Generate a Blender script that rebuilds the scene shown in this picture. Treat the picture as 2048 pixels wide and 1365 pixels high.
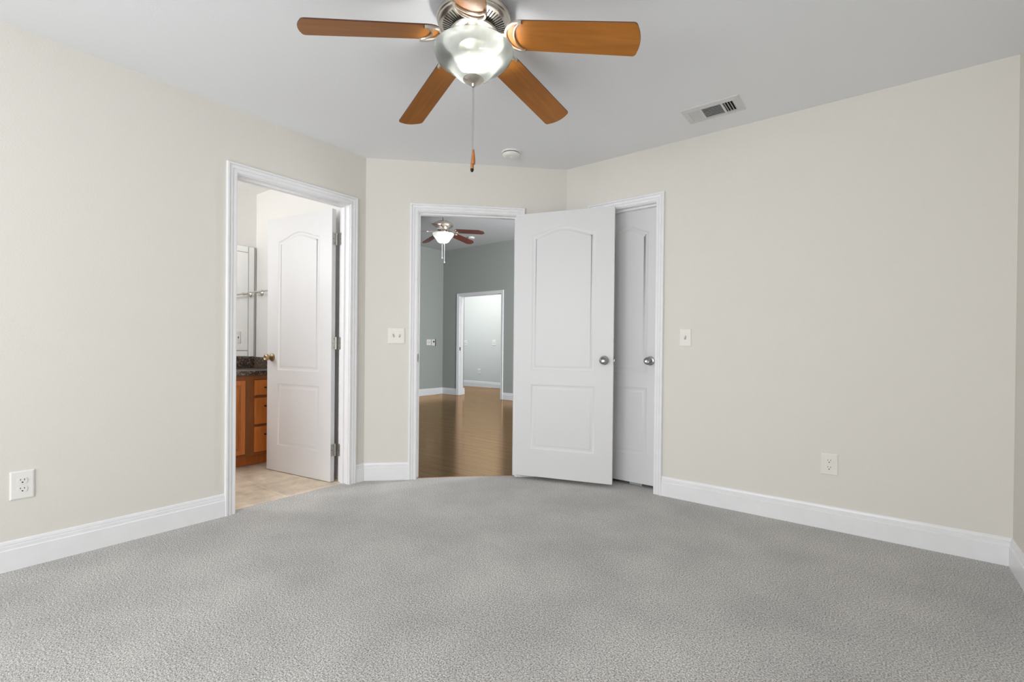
import bpy, bmesh, math, random
from mathutils import Vector, Matrix
random.seed(4)
PI = math.pi
S2 = 2 ** -0.5
scene = bpy.context.scene
COL = scene.collection
for o in list(bpy.data.objects):
    bpy.data.objects.remove(o)

# ------------------------------------------------------------------ camera
cam_d = bpy.data.cameras.new('camera')
cam = bpy.data.objects.new('camera', cam_d)
COL.objects.link(cam)
F_PX, YAW, PITCH, ROLL = 947.69, 0.6571, -0.0053, 0.0098
cam_d.sensor_width = 36.0
cam_d.lens = F_PX / 2048 * 36.0
cam_d.shift_y = 15.69 / 2048
cam_d.clip_start = 0.02
fw = Vector((-math.sin(YAW) * math.cos(PITCH), math.cos(YAW) * math.cos(PITCH), math.sin(PITCH)))
r0 = Vector((math.cos(YAW), math.sin(YAW), 0))
u0 = r0.cross(fw)
cr = math.cos(ROLL) * r0 + math.sin(ROLL) * u0
cu = -math.sin(ROLL) * r0 + math.cos(ROLL) * u0
cam.matrix_world = Matrix(((cr.x, cu.x, -fw.x, 3.0724), (cr.y, cu.y, -fw.y, -3.2556),
                           (cr.z, cu.z, -fw.z, 1.0277), (0, 0, 0, 1)))
scene.camera = cam

# ------------------------------------------------------------------ world, exposure, room daylight
vs = scene.view_settings
vs.view_transform = 'Standard'
vs.look = 'None'
vs.exposure = 0.06
vs.gamma = 1.0
vs.use_curve_mapping = False
world = bpy.data.worlds.new('sky')
scene.world = world
world.use_nodes = True
world.node_tree.nodes['Background'].inputs[0].default_value = (0.85, 0.93, 1.0, 1)
world.node_tree.nodes['Background'].inputs[1].default_value = 1.0
scene.cycles.max_bounces = 14
scene.cycles.diffuse_bounces = 10
scene.cycles.glossy_bounces = 6
scene.cycles.transparent_max_bounces = 16
scene.cycles.caustics_reflective = False
scene.cycles.caustics_refractive = False
scene.cycles.sample_clamp_indirect = 6.0


def area_light(name, loc, rot, sx, sy, watts, color=(1, 1, 1)):
    d = bpy.data.lights.new(name, 'AREA')
    d.shape = 'RECTANGLE'
    d.size, d.size_y, d.energy, d.color = sx, sy, watts, color
    o = bpy.data.objects.new(name, d)
    o.location, o.rotation_euler = loc, rot
    COL.objects.link(o)
    return o


H = 2.44          # bedroom ceiling
YB = -5.20        # wall behind the camera
# area lights outside two unseen rear windows, the right one raised to brighten that side
area_light('daylight_rear', (1.25, YB - 0.25, 1.35), (PI / 2, 0, 0), 1.6, 1.6, 66, (0.97, 0.985, 1.0))
area_light('daylight_rear', (2.75, YB - 0.25, 1.35), (PI / 2, 0, 0), 1.3, 1.5, 64, (0.97, 0.985, 1.0))
# unseen lights added and placed to brighten the rooms beyond the doors
bl_d = bpy.data.lights.new('bathroom_fill', 'POINT')
bl_d.energy, bl_d.shadow_soft_size, bl_d.color = 24, 0.12, (0.97, 0.985, 1.0)
bl_o = bpy.data.objects.new('bathroom_fill', bl_d)
bl_o.location = (-1.35, -2.80, 1.95)  # added light without a fixture, set to balance walls, door and floor
COL.objects.link(bl_o)
area_light('hallway_fill', (-4.2, 4.4, 2.95), (0.30, 0, 0), 2.6, 0.4, 48, (1.0, 0.985, 0.96))  # added strip of light, tilted to even out the hallway wall
area_light('living_fill', (1.45, 1.75, 1.5), (0, PI / 2, 0), 1.6, 1.6, 195, (0.97, 0.98, 1.0))  # added light with no window behind it, brightens the sage walls


# ------------------------------------------------------------------ materials
def newmat(name):
    m = bpy.data.materials.new(name)
    m.use_nodes = True
    nt = m.node_tree
    return m, nt, nt.nodes['Principled BSDF']


def setp(b, color=None, rough=None, metal=None, spec=None):
    if color is not None:
        b.inputs['Base Color'].default_value = (*color, 1)
    if rough is not None:
        b.inputs['Roughness'].default_value = rough
    if metal is not None:
        b.inputs['Metallic'].default_value = metal
    if spec is not None:
        b.inputs['Specular IOR Level'].default_value = spec


def tex(nt, kind='ShaderNodeTexNoise', scale=10, detail=3, rough=0.5, stretch=None, obj_space=True):
    tc = nt.nodes.new('ShaderNodeTexCoord')
    mp = nt.nodes.new('ShaderNodeMapping')
    nt.links.new(tc.outputs['Object'], mp.inputs[0])
    if stretch:
        mp.inputs['Scale'].default_value = stretch
    t = nt.nodes.new(kind)
    t.inputs['Scale'].default_value = scale
    if kind == 'ShaderNodeTexNoise':
        t.inputs['Detail'].default_value = detail
        t.inputs['Roughness'].default_value = rough
    nt.links.new(mp.outputs[0], t.inputs['Vector'])
    return t


def ramp(nt, src, stops):
    r = nt.nodes.new('ShaderNodeValToRGB')
    el = r.color_ramp.elements
    while len(el) < len(stops):
        el.new(0.5)
    for e, (p, c) in zip(el, stops):
        e.position = p
        e.color = (*c, 1)
    nt.links.new(src, r.inputs[0])
    return r


def bump(nt, b, src, strength=0.2, dist=0.002):
    n = nt.nodes.new('ShaderNodeBump')
    n.inputs['Strength'].default_value = strength
    n.inputs['Distance'].default_value = dist
    nt.links.new(src, n.inputs['Height'])
    nt.links.new(n.outputs[0], b.inputs['Normal'])
    return n


def painted(name, color, rough=0.6, bs=90, st=0.25, dist=0.002, spec=0.3):
    m, nt, b = newmat(name)
    setp(b, color, rough, spec=spec)
    t = tex(nt, scale=bs, detail=4)
    bump(nt, b, t.outputs['Fac'], st, dist)
    return m


def simple(name, color, rough=0.5, metal=0.0, spec=0.5):
    m, nt, b = newmat(name)
    setp(b, color, rough, metal, spec)
    t = tex(nt, scale=14, detail=2)
    r = ramp(nt, t.outputs['Fac'], [(0.3, tuple(c * 0.985 for c in color)), (0.7, tuple(min(c * 1.015, 1) for c in color))])
    nt.links.new(r.outputs[0], b.inputs['Base Color'])
    return m


def wood(name, dark, light, rough=0.35, scale=1.0, axis='x', knots=True):
    m, nt, b = newmat(name)
    st = {'x': (1.2, 14, 14), 'y': (14, 1.2, 14), 'z': (14, 14, 1.2)}[axis]
    t = tex(nt, scale=2.2 * scale, detail=5, rough=0.6, stretch=st)
    t.inputs['Distortion'].default_value = 0.9
    r = ramp(nt, t.outputs['Fac'], [(0.25, dark), (0.75, light)])
    nt.links.new(r.outputs[0], b.inputs['Base Color'])
    setp(b, rough=rough)
    bump(nt, b, t.outputs['Fac'], 0.08, 0.001)
    return m


M = {}
M['wall'] = painted('wall_paint_cream', (0.717, 0.694, 0.648), 0.75, 120, 0.28, 0.003)
M['ceiling'] = painted('ceiling_paint', (0.81, 0.825, 0.85), 0.85, 140, 0.13, 0.003)
M['bath_wall'] = painted('bathroom_paint_white', (0.86, 0.85, 0.83), 0.7, 120, 0.2)
M['bath_ceiling'] = painted('bathroom_ceiling_paint', (0.88, 0.88, 0.87), 0.85, 120, 0.2)
M['sage'] = painted('living_room_paint_sage', (0.37, 0.395, 0.375), 0.7, 120, 0.2)
M['living_ceiling'] = painted('living_room_ceiling_paint', (0.62, 0.62, 0.63), 0.85, 120, 0.2)
M['hall_wall'] = painted('hallway_paint', (0.68, 0.70, 0.685), 0.7, 120, 0.2)
M['trim'] = simple('trim_gloss_white', (0.82, 0.82, 0.835), 0.28)
M['plastic'] = simple('white_plastic', (0.80, 0.79, 0.76), 0.35)
M['plastic_cream'] = simple('ivory_plastic', (0.76, 0.74, 0.69), 0.35)
M['hole'] = simple('dark_socket_hole', (0.01, 0.01, 0.01), 0.8)
M['duct'] = simple('dark_duct', (0.02, 0.02, 0.02), 0.9)
M['vent'] = simple('vent_enamel', (0.66, 0.66, 0.66), 0.4)
M['nickel'] = simple('brushed_nickel', (0.60, 0.56, 0.50), 0.28, 1.0)
M['satin'] = simple('satin_nickel_knob', (0.36, 0.36, 0.36), 0.26, 1.0)
M['brass'] = simple('antique_brass_knob', (0.42, 0.32, 0.20), 0.28, 1.0)
M['hinge'] = simple('steel_hinge', (0.50, 0.49, 0.46), 0.38, 1.0)
M['screw'] = simple('screw_head', (0.20, 0.19, 0.18), 0.4, 1.0)
M['pull'] = simple('dark_bronze_pull', (0.03, 0.025, 0.02), 0.4, 0.8)
M['blade'] = wood('honey_oak_blade', (0.285, 0.096, 0.008), (0.41, 0.152, 0.018), 0.45, 1.0, 'x')
M['blade_top'] = wood('blade_edge_walnut', (0.05, 0.015, 0.008), (0.11, 0.035, 0.018), 0.4, 1.0, 'x')
M['cherry'] = wood('cherry_blade', (0.09, 0.018, 0.012), (0.17, 0.04, 0.025), 0.35, 1.0, 'x')
M['fob'] = wood('fob_wood', (0.30, 0.10, 0.03), (0.48, 0.20, 0.06), 0.35, 4.0, 'z')
M['cab'] = wood('maple_cabinet', (0.45, 0.13, 0.022), (0.68, 0.215, 0.042), 0.35, 1.0, 'z')
M['cab_frame'] = wood('maple_face_frame', (0.22, 0.075, 0.02), (0.34, 0.12, 0.032), 0.38, 1.0, 'z')
M['cab_dark'] = wood('maple_cabinet_dark_groove', (0.10, 0.03, 0.012), (0.17, 0.055, 0.02), 0.4, 1.0, 'z')


def mat_door():
    m, nt, b = newmat('door_paint_white')
    setp(b, (0.68, 0.68, 0.69), 0.42)
    t = tex(nt, scale=9, detail=5, rough=0.65, stretch=(9, 9, 0.7))
    bump(nt, b, t.outputs['Fac'], 0.25, 0.0015)
    return m


def mat_carpet():
    m, nt, b = newmat('grey_carpet')
    a = tex(nt, scale=175, detail=2.0, rough=0.7)
    v = tex(nt, 'ShaderNodeTexVoronoi', scale=300)
    big = tex(nt, scale=2.2, detail=4, rough=0.6)
    r = ramp(nt, a.outputs['Fac'], [(0.33, (0.19, 0.185, 0.176)), (0.5, (0.545, 0.535, 0.518)), (0.67, (0.86, 0.85, 0.83))])
    r2 = ramp(nt, big.outputs['Fac'], [(0.3, (0.83, 0.83, 0.835)), (0.7, (1.08, 1.07, 1.06))])
    mx = nt.nodes.new('ShaderNodeMix')
    mx.data_type = 'RGBA'
    mx.blend_type = 'MULTIPLY'
    mx.inputs[0].default_value = 1
    nt.links.new(r.outputs[0], mx.inputs[6])
    nt.links.new(r2.outputs[0], mx.inputs[7])
    nt.links.new(mx.outputs[2], b.inputs['Base Color'])
    setp(b, rough=0.95, spec=0.1)
    b.inputs['Sheen Weight'].default_value = 0.15
    ad = nt.nodes.new('ShaderNodeMath')
    ad.operation = 'SUBTRACT'
    nt.links.new(a.outputs['Fac'], ad.inputs[0])
    nt.links.new(v.outputs['Distance'], ad.inputs[1])
    bump(nt, b, ad.outputs[0], 0.6, 0.005)
    return m


def mat_laminate():
    m, nt, b = newmat('walnut_laminate')
    tc = nt.nodes.new('ShaderNodeTexCoord')
    br = nt.nodes.new('ShaderNodeTexBrick')
    br.inputs['Scale'].default_value = 1.0
    br.inputs['Mortar Size'].default_value = 0.0018
    br.inputs['Brick Width'].default_value = 1.2
    br.inputs['Row Height'].default_value = 0.125
    br.inputs['Color1'].default_value = (0.026, 0.012, 0.005, 1)
    br.inputs['Color2'].default_value = (0.045, 0.020, 0.008, 1)
    br.inputs['Mortar'].default_value = (0.05, 0.025, 0.013, 1)
    nt.links.new(tc.outputs['Object'], br.inputs['Vector'])
    t = tex(nt, scale=2.0, detail=6, rough=0.65, stretch=(1.0, 16, 16))
    r = ramp(nt, t.outputs['Fac'], [(0.25, (0.6, 0.6, 0.6)), (0.75, (1.3, 1.3, 1.3))])
    mx = nt.nodes.new('ShaderNodeMix')
    mx.data_type = 'RGBA'
    mx.blend_type = 'MULTIPLY'
    mx.inputs[0].default_value = 1
    nt.links.new(br.outputs['Color'], mx.inputs[6])
    nt.links.new(r.outputs[0], mx.inputs[7])
    nt.links.new(mx.outputs[2], b.inputs['Base Color'])
    setp(b, rough=0.6, spec=0.0)
    bump(nt, b, t.outputs['Fac'], 0.06, 0.001)
    # varnish: a warm tinted gloss that grows towards grazing angles
    gl = nt.nodes.new('ShaderNodeBsdfGlossy')
    gl.inputs['Color'].default_value = (1.0, 0.70, 0.42, 1)
    gl.inputs['Roughness'].default_value = 0.16
    gr = ramp(nt, t.outputs['Fac'], [(0.25, (0.86, 0.54, 0.33)), (0.75, (1.0, 0.75, 0.49))])
    pm = nt.nodes.new('ShaderNodeMix')
    pm.data_type = 'RGBA'
    pm.blend_type = 'MULTIPLY'
    pm.inputs[0].default_value = 1
    jn = ramp(nt, br.outputs['Fac'], [(0.0, (1, 1, 1)), (1.0, (0.55, 0.5, 0.45))])
    nt.links.new(gr.outputs[0], pm.inputs[6])
    nt.links.new(jn.outputs[0], pm.inputs[7])
    nt.links.new(pm.outputs[2], gl.inputs['Color'])
    fr = nt.nodes.new('ShaderNodeFresnel')
    fr.inputs[0].default_value = 2.6
    ms = nt.nodes.new('ShaderNodeMixShader')
    fm = nt.nodes.new('ShaderNodeMath')
    fm.operation = 'MULTIPLY'
    fm.use_clamp = True
    fm.inputs[1].default_value = 1.25
    nt.links.new(fr.outputs[0], fm.inputs[0])
    nt.links.new(fm.outputs[0], ms.inputs[0])
    nt.links.new(b.outputs[0], ms.inputs[1])
    nt.links.new(gl.outputs[0], ms.inputs[2])
    nt.links.new(ms.outputs[0], nt.nodes['Material Output'].inputs['Surface'])
    return m


def mat_tile():
    m, nt, b = newmat('beige_stone_tile')
    tc = nt.nodes.new('ShaderNodeTexCoord')
    mp = nt.nodes.new('ShaderNodeMapping')
    mp.inputs['Location'].default_value = (0.08, 0.05, 0)
    nt.links.new(tc.outputs['Object'], mp.inputs[0])
    br = nt.nodes.new('ShaderNodeTexBrick')
    br.offset = 0.0
    br.inputs['Scale'].default_value = 1.0
    br.inputs['Mortar Size'].default_value = 0.003
    br.inputs['Brick Width'].default_value = 0.40
    br.inputs['Row Height'].default_value = 0.40
    br.inputs['Color1'].default_value = (0.74, 0.65, 0.53, 1)
    br.inputs['Color2'].default_value = (0.66, 0.57, 0.45, 1)
    br.inputs['Mortar'].default_value = (0.82, 0.75, 0.66, 1)
    nt.links.new(mp.outputs[0], br.inputs['Vector'])
    t = tex(nt, scale=7, detail=6, rough=0.65)
    r = ramp(nt, t.outputs['Fac'], [(0.3, (0.72, 0.70, 0.68)), (0.7, (1.22, 1.2, 1.18))])
    mx = nt.nodes.new('ShaderNodeMix')
    mx.data_type = 'RGBA'
    mx.blend_type = 'MULTIPLY'
    mx.inputs[0].default_value = 1
    nt.links.new(br.outputs['Color'], mx.inputs[6])
    nt.links.new(r.outputs[0], mx.inputs[7])
    nt.links.new(mx.outputs[2], b.inputs['Base Color'])
    setp(b, rough=0.45)
    return m


def mat_granite():
    m, nt, b = newmat('brown_granite')
    t = tex(nt, 'ShaderNodeTexVoronoi', scale=95)
    n = tex(nt, scale=60, detail=4, rough=0.7)
    r = ramp(nt, t.outputs['Color'], [(0.2, (0.02, 0.014, 0.010)), (0.55, (0.075, 0.05, 0.038)), (0.8, (0.26, 0.20, 0.16))])
    r2 = ramp(nt, n.outputs['Fac'], [(0.35, (0.5, 0.5, 0.5)), (0.65, (1.3, 1.25, 1.2))])
    mx = nt.nodes.new('ShaderNodeMix')
    mx.data_type = 'RGBA'
    mx.blend_type = 'MULTIPLY'
    mx.inputs[0].default_value = 1
    nt.links.new(r.outputs[0], mx.inputs[6])
    nt.links.new(r2.outputs[0], mx.inputs[7])
    nt.links.new(mx.outputs[2], b.inputs['Base Color'])
    setp(b, rough=0.3, spec=0.8)
    return m


def mat_bowl(name, transp=0.62, tint=(0.90, 0.93, 0.90)):
    m, nt, b = newmat(name)
    nt.nodes.remove(b)
    out = nt.nodes['Material Output']
    t = tex(nt, scale=7, detail=4, rough=0.6)
    t.inputs['Distortion'].default_value = 1.5
    r = ramp(nt, t.outputs['Fac'], [(0.3, tuple(c * 0.86 for c in tint)), (0.6, tint)])
    tr = nt.nodes.new('ShaderNodeBsdfTransparent')
    tl = nt.nodes.new('ShaderNodeBsdfTranslucent')
    df = nt.nodes.new('ShaderNodeBsdfDiffuse')
    gl = nt.nodes.new('ShaderNodeBsdfGlossy')
    gl.inputs['Roughness'].default_value = 0.08
    for s in (tr, tl, df):
        nt.links.new(r.outputs[0], s.inputs['Color'])
    m1 = nt.nodes.new('ShaderNodeMixShader')
    m1.inputs[0].default_value = 0.45
    nt.links.new(tl.outputs[0], m1.inputs[1])
    nt.links.new(df.outputs[0], m1.inputs[2])
    m2 = nt.nodes.new('ShaderNodeMixShader')
    m2.inputs[0].default_value = transp
    nt.links.new(m1.outputs[0], m2.inputs[1])
    nt.links.new(tr.outputs[0], m2.inputs[2])
    m3 = nt.nodes.new('ShaderNodeMixShader')
    fr = nt.nodes.new('ShaderNodeFresnel')
    fr.inputs[0].default_value = 1.4
    nt.links.new(fr.outputs[0], m3.inputs[0])
    nt.links.new(m2.outputs[0], m3.inputs[1])
    nt.links.new(gl.outputs[0], m3.inputs[2])
    nt.links.new(m3.outputs[0], out.inputs['Surface'])
    return m


def mat_glow(name, color, strength):
    m, nt, b = newmat(name)
    setp(b, (0.9, 0.9, 0.9), 0.4)
    b.inputs['Emission Color'].default_value = (*color, 1)
    b.inputs['Emission Strength'].default_value = strength
    return m


def mat_pane():
    m, nt, b = newmat('window_glass')
    nt.nodes.remove(b)
    out = nt.nodes['Material Output']
    tr = nt.nodes.new('ShaderNodeBsdfTransparent')
    gl = nt.nodes.new('ShaderNodeBsdfGlossy')
    gl.inputs['Roughness'].default_value = 0.0
    mx = nt.nodes.new('ShaderNodeMixShader')
    mx.inputs[0].default_value = 0.06
    nt.links.new(tr.outputs[0], mx.inputs[1])
    nt.links.new(gl.outputs[0], mx.inputs[2])
    nt.links.new(mx.outputs[0], out.inputs['Surface'])
    return m


M['door'] = mat_door()
M['carpet'] = mat_carpet()
M['laminate'] = mat_laminate()
M['tile'] = mat_tile()
M['granite'] = mat_granite()
M['bowl'] = mat_bowl('alabaster_glass')
M['bowl_living'] = mat_bowl('frosted_glass', 0.25, (0.95, 0.94, 0.92))
M['bulb'] = mat_glow('lit_bulb', (1.0, 0.975, 0.94), 62)
M['bulb_living'] = mat_glow('lit_bulb_living', (1.0, 0.96, 0.90), 26)
M['pane'] = mat_pane()
M['mirror'] = simple('mirror_silver', (0.90, 0.91, 0.91), 0.01, 1.0)
M['chain'] = simple('chain_steel', (0.42, 0.41, 0.39), 0.3, 1.0)


# ------------------------------------------------------------------ mesh helpers
class MB:
    def __init__(self):
        self.bm = bmesh.new()

    def box(self, a, b, mtx=None):
        x0, y0, z0 = a
        x1, y1, z1 = b
        v = [self.bm.verts.new(p) for p in ((x0, y0, z0), (x1, y0, z0), (x1, y1, z0), (x0, y1, z0),
                                            (x0, y0, z1), (x1, y0, z1), (x1, y1, z1), (x0, y1, z1))]
        if mtx is not None:
            for q in v:
                q.co = mtx @ q.co
        for f in ((0, 3, 2, 1), (4, 5, 6, 7), (0, 1, 5, 4), (1, 2, 6, 5), (2, 3, 7, 6), (3, 0, 4, 7)):
            self.bm.faces.new([v[i] for i in f])
        return self

    def prism(self, pts, z0, z1, mtx=None):
        """polygon in xy (ccw) extruded in z"""
        n = len(pts)
        lo = [self.bm.verts.new((p[0], p[1], z0)) for p in pts]
        hi = [self.bm.verts.new((p[0], p[1], z1)) for p in pts]
        if mtx is not None:
            for q in lo + hi:
                q.co = mtx @ q.co
        self.bm.faces.new(hi)
        self.bm.faces.new(lo[::-1])
        for i in range(n):
            j = (i + 1) % n
            self.bm.faces.new((lo[i], lo[j], hi[j], hi[i]))
        return self

    def lathe(self, prof, n=48, mtx=None, closed=False):
        """profile of (r, z) turned about z"""
        rings = []
        for r, z in prof:
            if r < 1e-6:
                rings.append([self.bm.verts.new((0, 0, z))])
            else:
                rings.append([self.bm.verts.new((r * math.cos(2 * PI * i / n), r * math.sin(2 * PI * i / n), z)) for i in range(n)])
        if mtx is not None:
            for rg in rings:
                for q in rg:
                    q.co = mtx @ q.co
        pairs = list(zip(rings, rings[1:]))
        if closed:
            pairs.append((rings[-1], rings[0]))
        for A, B in pairs:
            for i in range(n):
                j = (i + 1) % n
                if len(A) == 1 and len(B) == 1:
                    continue
                if len(A) == 1:
                    self.bm.faces.new((A[0], B[j], B[i]))
                elif len(B) == 1:
                    self.bm.faces.new((A[i], A[j], B[0]))
                else:
                    self.bm.faces.new((A[i], A[j], B[j], B[i]))
        return self

    def tube(self, pts, r, n=10, cap=True):
        pts = [Vector(p) for p in pts]
        rings = []
        for k, p in enumerate(pts):
            d = (pts[min(k + 1, len(pts) - 1)] - pts[max(k - 1, 0)]).normalized()
            a = d.cross(Vector((0, 0, 1)) if abs(d.z) < 0.9 else Vector((1, 0, 0))).normalized()
            b = d.cross(a)
            rr = r[k] if isinstance(r, (list, tuple)) else r
            rings.append([self.bm.verts.new(p + rr * (math.cos(2 * PI * i / n) * a + math.sin(2 * PI * i / n) * b)) for i in range(n)])
        for A, B in zip(rings, rings[1:]):
            for i in range(n):
                j = (i + 1) % n
                self.bm.faces.new((A[i], A[j], B[j], B[i]))
        if cap:
            self.bm.faces.new(rings[0][::-1])
            self.bm.faces.new(rings[-1])
        return self

    def sphere(self, c, r, u=10, v=7, squash=1.0):
        prof = [(r * math.sin(PI * i / v) if 0 < i < v else 0, -r * squash * math.cos(PI * i / v)) for i in range(v + 1)]
        return self.lathe(prof, u, Matrix.Translation(c))

    def build(self, name, mat, parent=None, smooth=False, bevel=0.0, mtx=None, segs=2):
        bm = self.bm
        bmesh.ops.remove_doubles(bm, verts=bm.verts, dist=1e-6)
        bmesh.ops.recalc_face_normals(bm, faces=bm.faces)
        me = bpy.data.meshes.new(name)
        bm.to_mesh(me)
        bm.free()
        mats = mat if isinstance(mat, (list, tuple)) else [mat]
        for mm in mats:
            me.materials.append(mm)
        o = bpy.data.objects.new(name, me)
        COL.objects.link(o)
        if parent:
            o.parent = parent
        if mtx is not None:
            o.matrix_local = mtx
        if smooth:
            for p in me.polygons:
                p.use_smooth = True
            me.set_sharp_from_angle(angle=math.radians(38))
        if bevel:
            mo = o.modifiers.new('edge', 'BEVEL')
            mo.width = bevel
            mo.segments = segs
            mo.limit_method = 'ANGLE'
            mo.angle_limit = math.radians(35)
        return o


def tag(o, label, cat=None, group=None, kind=None):
    if label:
        o['label'] = label
    if cat:
        o['category'] = cat
    if group:
        o['group'] = group
    if kind:
        o['kind'] = kind
    return o


def empty(name, mtx):
    o = bpy.data.objects.new(name, None)
    o.empty_display_size = 0.1
    COL.objects.link(o)
    o.matrix_world = mtx
    return o


def dup_tree(o, parent=None):
    c = o.copy()
    COL.objects.link(c)
    if parent is not None:
        c.parent = parent
    for ch in list(o.children):
        dup_tree(ch, c)
    return c


def frame(o, x, y, z=(0, 0, 1)):
    """matrix from origin and axes"""
    o, x, y, z = Vector(o), Vector(x), Vector(y), Vector(z)
    return Matrix(((x.x, y.x, z.x, o.x), (x.y, y.y, z.y, o.y), (x.z, y.z, z.z, o.z), (0, 0, 0, 1)))


# wall frames: local x runs along the wall (to the right seen from the bedroom), local y points out of the wall into the room, z up
DC = 1.0975                      # the diagonal wall cuts the corner this far along each wall
DL = DC / S2
T = 0.12                         # wall thickness
FR_LEFT = frame((0, 0, 0), (0, 1, 0), (1, 0, 0))            # x_local = world y
FR_DIAG = frame((0, -DC, 0), (S2, S2, 0), (S2, -S2, 0))
FR_BACK = frame((0, 0, 0), (1, 0, 0), (0, -1, 0))
XR = 3.594
FR_RIGHT = frame((XR, 0, 0), (0, -1, 0), (-1, 0, 0))

DOORH = 2.0526                   # jamb head height
# finished openings (between jambs), in each wall's local x
OP_BATH = (-2.004, -1.2365)
OP_MID = (0.392, 1.154)
OP_CLOSET = (1.36, 1.830)


def wall_with_openings(name, fr, x0, x1, h, openings, mat, t=T, label=None, z0=0.0):
    mb = MB()
    cur = x0
    for a, b, zlo, zhi in openings:
        mb.box((cur, -t, z0), (a, 0, h), fr)
        if zlo > z0:
            mb.box((a, -t, z0), (b, 0, zlo), fr)
        mb.box((a, -t, zhi), (b, 0, h), fr)
        cur = b
    mb.box((cur, -t, z0), (x1, 0, h), fr)
    o = mb.build(name, mat)
    return tag(o, label, 'wall', kind='structure')


J = 0.018                        # jamb thickness
wall_with_openings('wall_left', FR_LEFT, YB, -DC, H, [(OP_BATH[0] - J, OP_BATH[1] + J, 0, DOORH + J)], M['wall'],
                   label='long cream textured wall with the bathroom doorway')
wall_with_openings('wall_corner', FR_DIAG, 0, DL, H, [(OP_MID[0] - J, OP_MID[1] + J, 0, DOORH + J)], M['wall'],
                   label='short cream wall across the corner with the hall doorway')
wall_with_openings('wall_back', FR_BACK, DC, XR, H, [(OP_CLOSET[0] - J, OP_CLOSET[1] + J, 0, DOORH + J)], M['wall'],
                   label='wide cream wall with the closet door at one end')
wall_with_openings('wall_right', FR_RIGHT, -T, -YB + T, H, [], M['wall'], label='cream wall only just visible at the edge')
FR_REAR = frame((0, YB, 0), (1, 0, 0), (0, 1, 0))
WINS = [(0.50, 2.00, 0.55, 2.12), (2.20, 3.35, 0.55, 2.12)]
wall_with_openings('wall_rear', FR_REAR, -T, XR + T, H, [w for w in WINS], M['wall'], label='cream wall with two windows')
tag(MB().box((-T, YB - T, H), (XR + T, 0.12, H + 0.1)).build('ceiling', M['ceiling']), 'light grey flat bedroom ceiling', 'ceiling', kind='structure')

# bedroom floor: carpet polygon running into the doorways
mb = MB()
dn = Vector((-S2, S2, 0))
a = Vector((0, -DC, 0)) + Vector((S2, S2, 0)) * OP_MID[0]
b = Vector((0, -DC, 0)) + Vector((S2, S2, 0)) * OP_MID[1]
bow = []
for k in range(9):
    q = a.lerp(b, k / 8) + dn * (0.018 + 0.016 * math.sin(PI * k / 8))
    bow.append((q.x, q.y))
pts = [(-0.0, YB - 0.02), (XR + 0.02, YB - 0.02), (XR + 0.02, 0.0), (OP_CLOSET[1], 0.0), (OP_CLOSET[1], 0.7), (OP_CLOSET[0], 0.7), (OP_CLOSET[0], 0.0), (DC, 0.0)]
pts += [(b.x, b.y)] + bow[::-1] + [(a.x, a.y), (0, -DC), (0, OP_BATH[1]), (-0.055, OP_BATH[1]), (-0.055, OP_BATH[0]), (0, OP_BATH[0])]
mb.prism(pts, -0.05, 0.0)
tag(mb.build('floor', M['carpet']), 'grey beige short pile carpet', 'floor', kind='structure')


# ---- trim sweeps
CAS = [(0, 0), (0, .010), (.003, .012), (.016, .012), (.018, .0080), (.0215, .0080), (.0235, .0135), (.036, .0155), (.038, .0110), (.0415, .0110), (.0435, .019), (.054, .019), (.057, .0155), (.057, 0)]


def casing(fr, op, name, label, reveal=0.005, depth=T, stop=None, both=True):
    """casing on the room side, jambs through the wall, door stop"""
    mb = MB()
    xl, xr, zt = op[0] - reveal, op[1] + reveal, DOORH + reveal
    for side in ((1, -1) if both else (1,)):
        off = 0.0 if side == 1 else -depth
        cols = []
        for w, t in CAS:
            y = off + side * t
            cols.append([mb.bm.verts.new(fr @ Vector(p)) for p in
                         ((xl - w, y, 0), (xl - w, y, zt + w), (xr + w, y, zt + w), (xr + w, y, 0))])
        for A, B in zip(cols, cols[1:]):
            for i in range(3):
                mb.bm.faces.new((A[i], A[i + 1], B[i + 1], B[i]))
    # jambs
    mb.box((op[0] - J, -depth, 0), (op[0], 0.0, DOORH + J), fr)
    mb.box((op[1], -depth, 0), (op[1] + J, 0.0, DOORH + J), fr)
    mb.box((op[0], -depth, DOORH), (op[1], 0.0, DOORH + J), fr)
    if stop:
        y0, y1 = stop
        s = 0.011
        mb.box((op[0], y0, 0), (op[0] + s, y1, DOORH), fr)
        mb.box((op[1] - s, y0, 0), (op[1], y1, DOORH), fr)
        mb.box((op[0] + s, y0, DOORH - s), (op[1] - s, y1, DOORH), fr)
    return tag(mb.build(name, M['trim']), label, 'door frame', kind='structure')


casing(FR_LEFT, OP_BATH, 'trim_1', 'white moulded frame around the bathroom doorway', stop=(-0.083, -0.048))
casing(FR_DIAG, OP_MID, 'trim_2', 'white moulded frame around the hall doorway', stop=(-0.072, -0.037))
casing(FR_BACK, OP_CLOSET, 'trim_3', 'white moulded frame around the closed closet door', stop=(-0.081, -0.046), both=False)

BASE = [(0, 0), (.015, 0), (.015, .093), (.0105, .0965), (.0108, .1115), (.0060, .1145), (.0088, .118), (.0066, .129), (.003, .1335), (0, .1335)]


def baseboard(name, fr, segs, label, mat=None):
    mb = MB()
    for x0, x1, k0, k1 in segs:
        A = [mb.bm.verts.new(fr @ Vector((x0 + k0 * t, t, z))) for t, z in BASE]
        B = [mb.bm.verts.new(fr @ Vector((x1 - k1 * t, t, z))) for t, z in BASE]
        for i in range(len(BASE)):
            j = (i + 1) % len(BASE)
            mb.bm.faces.new((A[i], A[j], B[j], B[i]))
        mb.bm.faces.new(A[::-1])
        mb.bm.faces.new(B)
    return tag(mb.build(name, mat or M['trim']), label, 'baseboard', kind='structure')


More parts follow.
